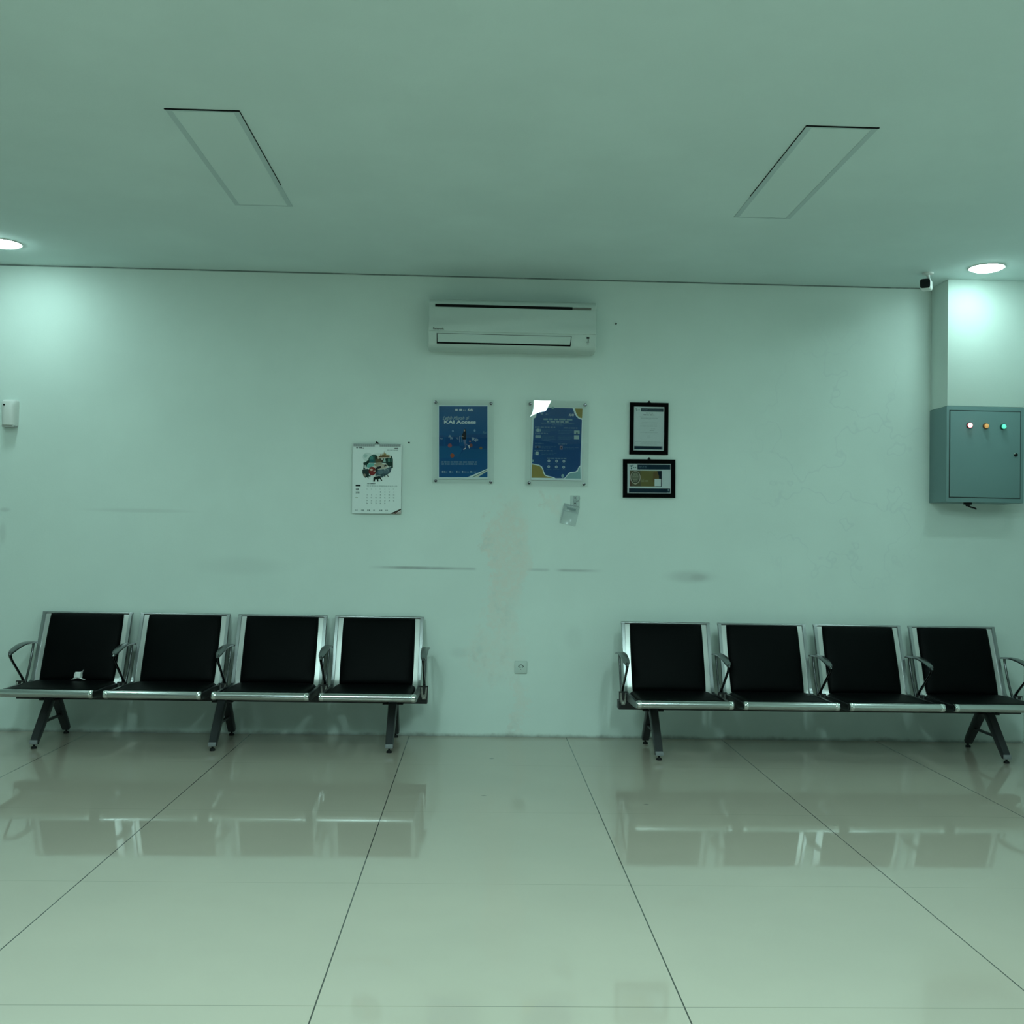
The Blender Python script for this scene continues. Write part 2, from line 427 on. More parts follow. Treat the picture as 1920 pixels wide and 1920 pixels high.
make_bench('four-seat black and chrome bench left of the socket, on three legs, tissue on it', (-1.5234, 0, 0), -.0015, (-1.0254, 0, 1.0254))
make_bench('four-seat black and chrome bench under the grey cabinet, on two legs', (2.0893, -.1107, 0), .0078, (-1.0254, 1.0254))

# crumpled tissue on the far left seat
bm = new()
def tri_sheet(bm, pts, faces):
    vs = [bm.verts.new(p) for p in pts]
    for f in faces: bm.faces.new([vs[i] for i in f])
T = [(-.033, -.008, .001), (-.018, -.012, .012), (-.005, -.014, .017), (.009, -.013, .013), (.031, -.012, .003), (.029, .004, .0),
     (-.012, .010, .008), (.0, .011, .009), (.011, .010, .008),
     (-.019, -.004, .031), (-.012, -.010, .039), (.002, -.011, .037), (.011, -.008, .039), (.024, -.002, .050), (.013, .008, .038), (-.002, .010, .036), (-.014, .006, .036),
     (-.004, -.002, .030), (.006, 0, .031), (-.004, -.012, .010), (.013, -.014, .007)]
F = [(0, 1, 6), (1, 2, 10, 9), (2, 3, 11, 10), (3, 12, 11), (3, 4, 5), (3, 5, 8), (3, 8, 14, 12), (8, 7, 15, 14), (7, 6, 16, 15), (6, 1, 9, 16),
     (9, 10, 17), (10, 11, 17), (11, 18, 17), (11, 12, 18), (12, 13, 18), (13, 14, 18), (14, 15, 18), (15, 17, 18), (15, 16, 17), (16, 9, 17), (12, 13, 14), (1, 19, 2), (2, 19, 20, 3), (3, 20, 4), (0, 19, 1)]
tri_sheet(bm, T, F)
bmesh.ops.subdivide_edges(bm, edges=bm.edges, cuts=2, use_grid_fill=True)
for v in bm.verts: v.co += Vector((random.uniform(-1, 1), random.uniform(-1, 1), random.uniform(-.6, .6))) * .0011
for v in bm.verts: v.co *= 1.28
tis = obj('crumpled_tissue', bm, M_TISSUE, None, (-2.390, -.290, .3665))
sm = tis.modifiers.new('thickness', 'SOLIDIFY'); sm.thickness = .0006
tis['label'] = 'crumpled white paper tissue left on the leftmost seat'; tis['category'] = 'tissue'

# ------------------------------------------------------------------ air conditioner
ac = thing('air_conditioner', 'off-white split air conditioner mounted high on the wall centre', 'air conditioner', (.19, 0, 2.60))
def AC(x, z): return (x - .19, z - 2.60)
bm = new()
prof = [(0, 2.452), (-.06, 2.447), (-.15, 2.450), (-.180, 2.459), (-.193, 2.475), (-.199, 2.52), (-.200, 2.60), (-.200, 2.690), (-.197, 2.718), (-.188, 2.738), (-.170, 2.753), (-.14, 2.762), (0, 2.766)]
extrude_x(bm, [(y, z - 2.60) for y, z in prof], -.335 - .19, .714 - .19, bev=.006)
obj('housing', bm, M_ABS, ac)
bm = new(); extrude_x(bm, [(y, z - 2.60) for y, z in [(-.198, 2.547), (-.2065, 2.549), (-.2075, 2.60), (-.2065, 2.694), (-.203, 2.7005), (-.197, 2.7015)]], -.332 - .19, .711 - .19, bev=.003)
fp = obj('front_panel', bm, M_ABS, ac)
bm = new(); box(bm, -.296 - .19, .562 - .19, -.2015, -.18, .1015, .1185); obj('intake_slot', bm, M_DARK, ac, label='dark air intake slot')
bm = new(); box(bm, .562 - .19, .680 - .19, -.2012, -.18, .1025, .1165); obj('intake_slot', bm, M_DIM, ac)
bm = new()
xa, xb, xb2 = -.2835 - .19, .5595 - .19, .5535 - .19
def slab(bm, q, y0, y1, mi=0):
    a = [bm.verts.new((x, y0, z)) for x, z in q]; b = [bm.verts.new((x, y1, z)) for x, z in q]; n = len(q)
    fs = [bm.faces.new(a), bm.faces.new(list(reversed(b)))] + [bm.faces.new((a[i], b[i], b[(i + 1) % n], a[(i + 1) % n])) for i in range(n)]
    for f in fs: f.material_index = mi
slab(bm, [(xa, -.065), (xb, -.065), (xb2, -.1275), (xa + .002, -.1275)], -.2003, -.17)
obj('outlet_recess', bm, M_DARK, ac, label='dark air outlet gap')
bm = new(); slab(bm, [(xa + .0045, -.0682), (xb - .0035, -.0682), (xb2 - .0045, -.1185), (xa + .0065, -.1185)], -.2035, -.19); obj('louver', bm, M_ABS, ac)
bm = new(); box(bm, .6535 - .19, .671 - .19, -.2013, -.195, -.0775, -.0665, 0)
box(bm, .661 - .19, .666 - .19, -.2004, -.199, -.095, -.081, 1); box(bm, .652 - .19, .670 - .19, -.2003, -.199, -.1, -.0975, 1); box(bm, .655 - .19, .667 - .19, -.2003, -.199, -.111, -.108, 1)
obj('display', bm, [M_DARK, M_GREYINK], ac, label='small dark indicator window')

# ------------------------------------------------------------------ printed sheets
def text_mesh(s, bold=0., shear=0.):
    cu = bpy.data.curves.new('t', 'FONT'); cu.body = s; cu.size = 1.; cu.offset = bold; cu.shear = shear; cu.resolution_u = 3; cu.fill_mode = 'FRONT'
    o = bpy.data.objects.new('t', cu); COL.objects.link(o)
    dg = bpy.context.evaluated_depsgraph_get(); dg.update()
    me = o.evaluated_get(dg).to_mesh()
    V = [v.co.copy() for v in me.vertices]; Fs = [tuple(p.vertices) for p in me.polygons]
    o.evaluated_get(dg).to_mesh_clear(); bpy.data.objects.remove(o); bpy.data.curves.remove(cu)
    return V, Fs
INK = {}
def ink(rgb):
    if rgb not in INK: INK[rgb] = mat('ink_%d' % len(INK), rgb, .6, spec=.15)
    return INK[rgb]
class Print:
    """flat artwork: sheet millimetres-like units, y down; layers a hair apart; one mesh"""
    def __init__(s, ox, oy, k): s.bm = new(); s.ox, s.oy, s.k = ox, oy, k; s.mats = []; s.d = 0.
    def mi(s, c):
        m = ink(c)
        if m not in s.mats: s.mats.append(m)
        return s.mats.index(m)
    def P(s, x, y): return ((x - s.ox) * s.k, -s.d, -(y - s.oy) * s.k)
    def poly(s, pts, c, up=True):
        if up: s.d += .00004
        vs = [s.bm.verts.new(s.P(*p)) for p in pts]
        f = s.bm.faces.new(vs); f.material_index = s.mi(c); f.normal_update()
        if f.normal.y > 0: f.normal_flip()
    def rect(s, x0, y0, x1, y1, c, up=True): s.poly([(x0, y0), (x1, y0), (x1, y1), (x0, y1)], c, up)
    def disc(s, x, y, rx, ry, c, n=20, up=True): s.poly([(x + rx * math.cos(2 * PI * i / n), y + ry * math.sin(2 * PI * i / n)) for i in range(n)], c, up)
    def line(s, pts, w, c):
        s.d += .00004
        for (x0, y0), (x1, y1) in zip(pts, pts[1:]):
            l = math.hypot(x1 - x0, y1 - y0) or 1; nx, ny = -(y1 - y0) / l * w / 2, (x1 - x0) / l * w / 2
            s.poly([(x0 + nx, y0 + ny), (x1 + nx, y1 + ny), (x1 - nx, y1 - ny), (x0 - nx, y0 - ny)], c, False)
    def text(s, t, x0, y0, x1, y1, c, bold=0., shear=0., rot=0.):
        V, Fs = text_mesh(t, bold, shear); s.d += .00004
        ax, bx = min(v.x for v in V), max(v.x for v in V); ay, by = min(v.y for v in V), max(v.y for v in V)
        cr, sr = math.cos(rot), math.sin(rot); cx, cy = (x0 + x1) / 2, (y0 + y1) / 2
        vs = []
        for v in V:
            X = x0 + (v.x - ax) / (bx - ax) * (x1 - x0); Y = y1 - (v.y - ay) / (by - ay) * (y1 - y0)
            X, Y = cx + (X - cx) * cr - (Y - cy) * sr, cy + (X - cx) * sr + (Y - cy) * cr
            vs.append(s.bm.verts.new(s.P(X, Y)))
        i = s.mi(c)
        for f in Fs:
            try: q = s.bm.faces.new([vs[j] for j in f]); q.material_index = i
            except ValueError: pass
    def words(s, x0, y0, x1, h, c, unit=None):
        """a line of print too small to read: dashes the length of its words"""
        s.d += .00004; x = x0; unit = unit or h * 2.6
        while x < x1 - h:
            w = min(unit * random.uniform(.5, 1.7), x1 - x)
            s.rect(x, y0 + random.uniform(0, .12) * h, x + w, y0 + h, c, False); x += w + h * .7
    def build(s, name, parent, loc=(0, 0, 0), label=None):
        me = bpy.data.meshes.new(name); s.bm.to_mesh(me); s.bm.free()
        for m in s.mats: me.materials.append(m)
        o = link(name, me, parent, loc)
        if label: o['label'] = label
        return o

# brand mark on the air conditioner
p = Print(0, 0, .001); p.text('Panasonic', 0, 0, 68, 13, (.07, .07, .065), .02); p.build('brand_mark', ac, (-.306 - .19, -.2078, -.030))

PX = .003414
WHITE = (.80, .90, .90); PALE = (.62, .72, .76); BLUE = (.008, .105, .285); NAVY = (.006, .03, .055)
def standoffs(root, pts, y):
    bm = new(); lathe(bm, [(.006, -.002), (.006, .018), (.0095, .0185), (.0095, .028), (.008, .030), (.003, .0305)], (0, 0, 0), 'y', 18)
    me = mesh('standoff_screw', bm, M_ARMPOST)
    for x, z in pts: link('standoff_screw', me, root, (x, y, z))
def acrylic(root, w, h, y, dents):
    bm = new(); nx, nz = 64, 84; t = .004
    g = {}
    for i in range(nx + 1):
        for j in range(nz + 1):
            x, z = (i / nx - .5) * w, (j / nz - .5) * h
            dy = sum(a * math.exp(-((x - cx) ** 2 + (z - cz) ** 2) / (2 * r * r)) for cx, cz, r, a in dents)
            for k in (0, 1): g[i, j, k] = bm.verts.new((x, y + dy - (t if k else 0), z))
    for i in range(nx):
        for j in range(nz):
            for k in (0, 1): bm.faces.new((g[i, j, k], g[i + 1, j, k], g[i + 1, j + 1, k], g[i, j + 1, k]))
    for i in range(nx):
        for j in (0, nz): bm.faces.new((g[i, j, 0], g[i + 1, j, 0], g[i + 1, j, 1], g[i, j, 1]))
    for j in range(nz):
        for i in (0, nx): bm.faces.new((g[i, j, 0], g[i, j + 1, 0], g[i, j + 1, 1], g[i, j, 1]))
    return obj('acrylic_sheet', bm, M_ACRYLIC, root, label='clear acrylic cover sheet')

# ---- left poster
pl = thing('acrylic_poster', 'blue promotional poster with the large words KAI Access under clear acrylic', 'poster', (-.108, 0, 1.8775), (0, math.radians(-1.1), 0), 'acrylic posters under the air conditioner')
k = PX / 10.664; A = Print(717, 953, k)
A.rect(216, 214, 1222, 1694, WHITE); A.rect(232, 238, 1200, 1664, BLUE)
DB = (.006, .075, .235); MB = (.010, .125, .30)
A.rect(232, 1030, 1200, 1250, DB); A.poly([(232, 830), (330, 815), (330, 1030), (232, 1030)], DB); A.rect(360, 840, 640, 1030, DB); A.rect(790, 800, 1200, 1090, DB)
A.poly([(232, 1040), (640, 1040), (700, 1110), (620, 1250), (232, 1290)], MB); A.poly([(760, 1100), (1200, 1090), (1200, 1300), (560, 1300)], (.009, .11, .27))
A.words(556, 290, 690, 44, PALE, 40); A.words(690, 312, 775, 22, (.3, .42, .5), 14)
A.text('KAI', 803, 288, 918, 338, WHITE, .03, .25)
A.text('Lebih Murah di', 306, 440, 838, 512, (.42, .58, .64), .0, .55)
A.text('KAI Access', 335, 522, 968, 592, (.82, .92, .92), .035)
for x, y, w, h, r, c in ((1110, 740, 66, 60, .1, (.10, .24, .38)), (420, 835, 96, 66, .55, (.30, .42, .52)), (885, 868, 132, 84, .05, (.33, .45, .55)), (255, 872, 60, 36, -.1, (.2, .32, .44)), (585, 868, 40, 44, .3, (.2, .34, .46))):
    A.text('Rp', x, y, x + w, y + h, c, .03, 0, r)
for x, y, rx, ry, c in ((510, 738, 16, 18, (.22, .42, .62)), (944, 728, 18, 26, (.22, .42, .62)), (450, 1028, 42, 40, (.30, .10, .12)), (870, 1025, 34, 36, (.24, .09, .08)), (1068, 1078, 30, 26, (.20, .15, .08)), (497, 1228, 42, 42, (.42, .12, .06))):
    A.disc(x, y, rx, ry, c)
A.poly([(232, 1040), (232, 1250), (232.5, 1250), (232.5, 1040)], DB)
# walking figure looking at a telephone
A.poly([(745, 690), (768, 705), (775, 780), (778, 860), (765, 915), (712, 915), (690, 860), (700, 800), (718, 760), (728, 710)], (.012, .012, .02))
A.disc(741, 728, 13, 22, (.55, .42, .34)); A.poly([(682, 832), (722, 842), (720, 856), (684, 846)], (.45, .33, .25))
A.poly([(715, 905), (778, 905), (768, 960), (760, 985), (835, 1020), (828, 1040), (735, 1000), (722, 960)], (.16, .22, .38))
A.poly([(735, 985), (765, 1000), (770, 1070), (750, 1075), (744, 1020)], (.10, .16, .30))
A.poly([(815, 1015), (840, 1020), (848, 1080), (832, 1084), (820, 1045)], (.7, .72, .72)); A.poly([(716, 1100), (750, 1075), (770, 1070), (768, 1092), (724, 1114)], (.7, .72, .72))
A.line([(645, 965), (645, 840), (690, 836), (690, 960)], 9, (.30, .42, .55)); A.disc(850, 945, 18, 16, (.35, .22, .2))
A.words(285, 1346, 985, 22, (.30, .45, .55), 60); A.words(285, 1386, 1022, 22, (.30, .45, .55), 60)
for x, x1 in ((290, 412), (440, 545), (575, 655), (690, 830), (855, 975)):
    A.disc(x + 14, 1553, 15, 16, (.45, .62, .68)); A.words(x + 42, 1545, x1, 18, (.26, .42, .54), 40)
A.disc(338, 1553, 11, 15, (.45, .62, .68))
A.poly([(795, 1664), (1200, 1490), (1200, 1505), (880, 1664)], WHITE); A.poly([(880, 1664), (1200, 1512), (1200, 1516), (912, 1664)], (.12, .25, .2))
A.poly([(912, 1664), (1200, 1518), (1200, 1536), (1005, 1664)], (.66, .70, .62))
A.build('poster_print', pl, (0, -.012, 0))
bm = new(); box(bm, -.160, .161, -.0115, .0008, -.236, .236); obj('backing_board', bm, M_WHITEPL, pl)
acrylic(pl, .392, .535, -.020, [])
standoffs(pl, [(-.176, .253), (.178, .245), (-.176, -.250), (.176, -.259)], 0)

# ---- right poster
pr = thing('acrylic_poster', 'blue and mustard notice poster under clear acrylic, dense small print, glare on its corner', 'poster', (.4925, 0, 1.8775), (0, math.radians(-.2), 0), 'acrylic posters under the air conditioner')
k = PX / 7.385; B = Print(512, 690, k)
BL2 = (.020, .088, .25); GOLD = (.34, .27, .075); SKY = (.28, .47, .50)
B.rect(158, 185, 866, 1196, WHITE)
blue = [(212, 190), (722, 190), (738, 225), (752, 265), (775, 305), (812, 338), (855, 350), (850, 600), (840, 985), (815, 1010), (800, 1050), (775, 1070), (700, 1080), (668, 1105), (645, 1140), (618, 1168), (500, 1170), (470, 1152), (400, 1140), (360, 1125), (338, 1085), (325, 1040), (305, 1005), (268, 985), (170, 968), (180, 600), (184, 345), (212, 330), (224, 280)]
B.poly(blue, BL2)
B.poly([(752, 192), (862, 192), (858, 330), (815, 318), (785, 285), (768, 240)], GOLD)
B.poly([(168, 982), (262, 998), (295, 1020), (315, 1050), (328, 1100), (350, 1138), (400, 1152), (470, 1166), (166, 1168)], GOLD)
B.poly([(838, 1000), (820, 1030), (808, 1068), (780, 1085), (705, 1095), (672, 1120), (650, 1150), (628, 1172), (850, 1172)], SKY)
B.disc(447, 190, 20, 16, SKY); B.disc(178, 930, 14, 18, SKY); B.disc(598, 1136, 20, 26, SKY)
B.words(280, 265, 350, 24, (.20, .34, .46), 26); B.words(350, 274, 405, 14, (.16, .29, .42), 12)
B.text('KAI', 672, 268, 746, 304, (.60, .68, .70), .03, .25)
B.words(318, 340, 722, 22, (.22, .38, .44), 60); B.words(368, 372, 670, 22, (.28, .42, .46), 50)
B.words(288, 400, 748, 12, (.10, .20, .32), 40); B.words(440, 424, 600, 10, (.08, .17, .32), 30)
T1 = (.13, .24, .36); T2 = (.055, .15, .29)
for x0, y0, x1, h, c in ((205, 455, 508, 16, T1), (605, 460, 820, 15, T1), (300, 495, 505, 12, T2), (300, 512, 430, 12, T2), (205, 540, 385, 15, T1), (300, 580, 495, 12, T2), (300, 600, 495, 12, T2), (300, 620, 495, 12, T2), (300, 640, 420, 12, T2),
                         (530, 500, 735, 12, T2), (530, 520, 735, 12, T2), (530, 540, 690, 12, T2), (530, 575, 735, 12, T2), (530, 595, 735, 12, T2), (530, 615, 700, 12, T2), (205, 682, 325, 12, T1), (530, 685, 650, 14, T1),
                         (300, 725, 510, 12, T2), (300, 745, 440, 12, T2), (610, 735, 815, 12, T2), (610, 752, 760, 12, T2), (200, 782, 455, 14, T1), (300, 815, 520, 12, T2), (300, 835, 470, 12, T2), (375, 886, 645, 15, (.17, .30, .42)),
                         (370, 962, 440, 10, T2), (465, 962, 550, 10, T2), (585, 962, 640, 10, T2), (370, 1042, 440, 10, T2), (465, 1042, 550, 10, T2), (590, 1042, 635, 10, T2)):
    B.words(x0, y0, x1, h, c, 34)
for x0, y0, x1, y1, c in ((210, 490, 290, 525, (.22, .38, .46)), (235, 485, 262, 530, (.36, .5, .54)), (210, 575, 285, 612, (.30, .44, .48)), (748, 502, 825, 550, (.34, .48, .48)), (775, 528, 800, 550, (.08, .14, .2)), (748, 568, 818, 622, (.42, .56, .56)),
                          (205, 722, 285, 752, (.10, .18, .30)), (232, 730, 255, 755, (.03, .05, .1)), (552, 718, 592, 770, (.28, .22, .3)), (565, 735, 582, 755, (.04, .05, .08)), (205, 812, 225, 850, (.12, .24, .36)), (222, 806, 258, 852, (.50, .64, .62)), (234, 820, 246, 836, (.1, .25, .3))):
    B.rect(x0, y0, x1, y1, c)
for x, y in ((403, 930), (510, 932), (611, 933), (401, 1010), (507, 1012), (609, 1014)):
    B.disc(x, y, 19, 20, (.44, .58, .64)); B.disc(x, y, 7, 7, (.12, .24, .36))
B.build('poster_print', pr, (0, -.012, 0))
bm = new(); box(bm, -.165, .165, -.0115, .0008, -.235, .235); obj('backing_board', bm, M_WHITEPL, pr)
acrylic(pr, .405, .55, -.020, [(-.2074, .2159, .059, .00052), (.075, .107, .1148, .00062)])
standoffs(pr, [(-.176, .252), (.178, .252), (-.176, -.254), (.176, -.258)], 0)

# ---- calendar
cal = thing('wall_calendar', 'white spiral-bound wall calendar with a round train picture and red stripes', 'calendar', (-.653, 0, 1.630), (0, math.radians(-.7), 0))
bm = new(); box(bm, -.155, .155, -.021, -.012, -.2215, .2175); obj('page_block', bm, M_WHITEPL, cal)
kc = PX / 18.286
def to_c(x, y, ox, oy): return ((ox + x / 18.286 - 655) * 18.286, (oy + y / 18.286 - 825) * 18.286)
Cc = Print(*to_c(0, 0, 707.3, 898.2), kc)
PAPER = (.755, .81, .80)
x0, y0 = to_c(0, 0, 662, 834); x1, y1 = to_c(0, 0, 752.6, 963)
Cc.rect(x0, y0, x1, y1, PAPER)
G1 = (.012, .035, .026); G2 = (.035, .10, .085); TEAL = (.06, .21, .19); BRN = (.12, .065, .025); CRM = (.55, .46, .36); RED = (.20, .022, .022)
Cc.disc(990, 900, 495, 430, (.66, .72, .70), 40); Cc.disc(640, 600, 170, 150, (.60, .68, .66)); Cc.disc(560, 560, 70, 60, (.42, .56, .53))
Cc.poly([(650, 720), (680, 620), (740, 560), (830, 512), (900, 515), (960, 560), (980, 640), (980, 800), (680, 800)], G2)
Cc.disc(770, 640, 60, 80, TEAL); Cc.disc(770, 740, 90, 60, (.02, .12, .13)); Cc.poly([(880, 590), (950, 560), (985, 640), (975, 740), (900, 730)], (.03, .035, .025))
Cc.poly([(605, 930), (640, 830), (720, 810), (870, 805), (860, 890), (740, 950), (650, 975)], (.15, .40, .36))
Cc.poly([(490, 795), (560, 780), (640, 715), (700, 720), (690, 790), (620, 870), (600, 960), (575, 960), (575, 880), (540, 870), (535, 960), (570, 1010), (490, 1020), (505, 900)], G1)
Cc.poly([(985, 500), (1060, 575), (1070, 480), (1110, 560), (1130, 460), (1160, 550), (1180, 470), (1197, 395), (1212, 480), (1260, 470), (1290, 550), (1330, 500), (1360, 560), (1415, 505), (1370, 600), (1240, 630), (1060, 610)], (.30, .22, .10))
Cc.poly([(1000, 570), (1190, 540), (1390, 580), (1370, 620), (1040, 620)], BRN)
Cc.poly([(970, 560), (990, 560), (1020, 610), (1390, 600), (1400, 560), (1425, 590), (1400, 640), (1040, 640), (1010, 700), (985, 690)], CRM)
Cc.rect(1030, 645, 1260, 790, (.06, .045, .03)); Cc.disc(1130, 670, 24, 20, (.6, .6, .55)); Cc.poly([(900, 680), (1030, 660), (1120, 790), (900, 800)], (.10, .08, .045))
Cc.poly([(1250, 650), (1300, 620), (1430, 630), (1435, 545), (1470, 560), (1500, 680), (1502, 960), (1440, 985), (1330, 900), (1260, 800), (1120, 800)], G1)
for x in (1330, 1375, 1425): Cc.rect(x, 650, x + 22, 760, (.10, .26, .22))
Cc.poly([(1200, 640), (1230, 640), (1260, 760), (1160, 780)], (.30, .45, .42))
Cc.poly([(840, 870), (950, 790), (1090, 780), (1170, 840), (1010, 890), (930, 920)], (.33, .29, .21))
Cc.poly([(900, 910), (1190, 830), (1270, 825), (1330, 880), (1310, 930), (1190, 990), (980, 1030), (930, 990)], (.42, .36, .29))
Cc.poly([(965, 930), (1080, 905), (1100, 950), (1040, 1000), (970, 1000)], (.008, .015, .02)); Cc.poly([(1185, 885), (1265, 855), (1290, 890), (1210, 930)], (.008, .015, .02))
Cc.poly([(980, 1035), (1190, 1000), (1440, 900), (1450, 985), (1420, 1110), (1320, 1190), (1130, 1290), (900, 1240), (920, 1100)], (.055, .095, .115))
Cc.disc(1080, 1110, 90, 80, (.10, .16, .19)); Cc.disc(1260, 1090, 100, 75, (.09, .14, .17)); Cc.poly([(1100, 1180), (1160, 1170), (1150, 1300), (1115, 1300)], (.04, .08, .09)); Cc.poly([(1205, 1190), (1240, 1190), (1245, 1285), (1215, 1285)], G1); Cc.poly([(1290, 1200), (1320, 1195), (1365, 1275), (1340, 1285)], G1)
Cc.line([(1190, 1020), (1330, 960), (1450, 900)], 16, (.5, .52, .48)); Cc.line([(1210, 1060), (1330, 1000), (1350, 1080)], 12, (.3, .38, .38))
Cc.poly([(465, 1030), (640, 1000), (690, 1020), (690, 1240), (600, 1300), (560, 1315), (490, 1210), (462, 1120)], (.02, .035, .035)); Cc.disc(540, 1220, 50, 50, (.22, .19, .15)); Cc.poly([(600, 1240), (740, 1220), (750, 1260), (650, 1275), (700, 1330), (600, 1290)], G1)
Cc.disc(800, 1080, 122, 150, (.13, .02, .018), 28); Cc.disc(790, 1130, 95, 100, RED); Cc.disc(790, 980, 95, 40, (.25, .03, .02)); Cc.disc(770, 1035, 52, 34, (.62, .42, .34)); Cc.line([(850, 925), (905, 945), (930, 1000), (920, 1075), (840, 1085)], 20, (.55, .45, .38)); Cc.poly([(905, 980), (975, 940), (990, 1040), (930, 1130)], (.01, .02, .02))
Cc.poly([(850, 1300), (900, 1262), (1050, 1262), (1085, 1290), (1150, 1415), (1110, 1410), (1050, 1330), (1010, 1360), (1015, 1430), (965, 1440), (970, 1370), (900, 1370), (890, 1440), (815, 1425), (845, 1390), (835, 1340)], (.006, .014, .012))
Cc.line([(880, 1270), (1000, 1235), (1080, 1225)], 22, (.42, .46, .42))
INKD = (.02, .03, .035)
Cc.words(250, 262, 440, 44, (.10, .13, .13), 50); Cc.words(440, 285, 540, 26, (.14, .18, .18), 20)
Cc.text('KAI', 1548, 275, 1680, 325, INKD, .04, .25); Cc.words(1300, 350, 1680, 20, (.34, .40, .40), 40)
def R4(x, y): return to_c(x, y, 655, 895)
def rect4(a, b, c, d, col): q, r = R4(a, b), R4(c, d); Cc.rect(*q, *r, col)
def text4(t, a, b, c, d, col, bold=0.): q, r = R4(a, b), R4(c, d); Cc.text(t, *q, *r, col, bold)
def words4(a, b, c, h, col, u=40): q, r = R4(a, b), R4(c, b + h); Cc.words(q[0], q[1], r[0], h, col, u)
rect4(240, 270, 408, 322, (.012, .02, .022))
text4('SEP', 245, 400, 350, 458, (.04, .07, .07), .03); text4('2022', 245, 500, 372, 562, (.09, .13, .13), .02); words4(240, 694, 335, 22, (.34, .4, .3))
text4('SEPTEMBER', 625, 205, 915, 242, (.10, .15, .15), .02); words4(620, 292, 1650, 24, (.42, .49, .48), 60)
for i, t in enumerate('SSRKJSM'): text4(t, 612 + i * 150, 395, 642 + i * 150, 432, (.38, .45, .44))
d = 0
for row in range(5):
    for c in range(7):
        if row == 0 and c < 3: continue
        d += 1
        if d > 30: break
        w = 40 if d > 9 else 24
        text4(str(d), 632 - w / 2 + c * 150.5, 490 + row * 97, 632 + w / 2 + c * 150.5, 534 + row * 97, (.20, .27, .27), .015)
for i in range(6): words4(228 + i * 207, 1118, 320 + i * 207, 32, (.12, .18, .18), 34)
def poly4(pts, col): Cc.poly([R4(*q) for q in pts], col)
poly4([(1420, 1244), (1790, 1075), (1790, 1120), (1520, 1244)], (.03, .025, .02)); poly4([(1525, 1244), (1788, 1125), (1788, 1130), (1560, 1244)], (.55, .40, .33))
poly4([(1545, 1244), (1700, 1160), (1720, 1160), (1610, 1244)], (.11, .02, .02)); poly4([(1625, 1244), (1788, 1150), (1788, 1244)], (.52, .45, .42)); poly4([(1500, 1244), (1750, 1244), (1765, 1252), (1480, 1252)], (.22, .09, .07))
Cc.build('calendar_page', cal, (0, -.0215, 0))
bm = new()
for i in range(64):
    x = -.148 + i * .296 / 63
    if abs(x) < .016: continue
    tube(bm, [(x, -.0105, .205), (x, -.013, .221), (x, -.0225, .220), (x, -.0255, .210), (x, -.0225, .205)], .0011, 5)
tube(bm, [(-.150, -.0135, .2205), (0, -.0135, .2205), (.150, -.0135, .2205)], .0009, 5)
obj('wire_binding', bm, M_WIRE, cal)
bm = new(); tube(bm, [(-.016, -.0135, .2205), (-.008, -.0135, .225), (0, -.0135, .228), (.008, -.0135, .225), (.016, -.0135, .2205)], .0012, 6); tube(bm, [(-.006, .001, .232), (-.005, -.016, .234), (.006, -.017, .226)], [.004, .0045, .005], 8)
obj('hanger', bm, M_RUBBER, cal, label='dark hook the calendar hangs from')

# ---- framed certificates
def framed(label, x, z, w, h, rot, bw, group):
    r = thing('picture_frame', label, 'picture frame', (x, 0, z), (0, math.radians(rot), 0), group)
    bm = new()
    o = [(-w / 2, -h / 2), (w / 2, -h / 2), (w / 2, h / 2), (-w / 2, h / 2)]; i_ = [(a * (1 - 2 * bw / w), b * (1 - 2 * bw / h)) for a, b in o]
    def loop(pts, y): return [bm.verts.new((a, y, b)) for a, b in pts]
    ob, of, im, iv = loop(o, -.002), loop([(a * .992, b * .992) for a, b in o], -.020), loop([(a * 1.02, b * 1.02) for a, b in i_], -.020), loop(i_, -.010)
    ib = loop(i_, -.002)
    for a, b in ((ob, of), (of, im), (im, iv), (iv, ib), (ib, ob)):
        for n in range(4): bm.faces.new((a[n], a[(n + 1) % 4], b[(n + 1) % 4], b[n]))
    obj('moulding', bm, M_FRAME, r, label='black frame moulding')
    bm = new(); box(bm, -w / 2 + bw * .5, w / 2 - bw * .5, -.006, -.002, -h / 2 + bw * .5, h / 2 - bw * .5); obj('mount_board', bm, M_WHITEPL, r)
    bm = new(); box(bm, -w / 2 + bw * .9, w / 2 - bw * .9, -.0105, -.0090, -h / 2 + bw * .9, h / 2 - bw * .9); obj('glass_pane', bm, M_GLASS, r)
    bm = new(); box(bm, -.004, .004, -.006, -.001, h / 2 - .003, h / 2 + .012); tube(bm, [(-.010, -.003, h / 2), (0, -.004, h / 2 + .013), (.010, -.003, h / 2)], .002, 6); obj('hanging_loop', bm, M_RUBBER, r)
    return r
f1 = framed('black-framed upright certificate with navy bars, above the other frame', 1.0845, 1.9875, .2495, .336, -.2, .0262, 'framed certificates right of the posters')
k = PX / 17.459; D = Print(726, 945, k)
PAP = (.74, .82, .82); FT = (.50, .58, .58); FT2 = (.60, .68, .68)
D.rect(200, 190, 1255, 1700, PAP); D.rect(455, 270, 1200, 380, NAVY); D.rect(248, 1525, 1182, 1625, NAVY)
D.words(270, 265, 400, 60, (.45, .53, .53), 40); D.disc(320, 345, 26, 34, (.32, .42, .42)); D.disc(392, 335, 24, 18, (.3, .4, .4))
D.words(480, 305, 690, 24, (.06, .12, .16), 60); D.words(480, 335, 640, 20, (.05, .10, .14), 60)
D.words(620, 415, 855, 30, (.25, .31, .32), 60); D.words(540, 475, 905, 32, (.25, .31, .32), 60)
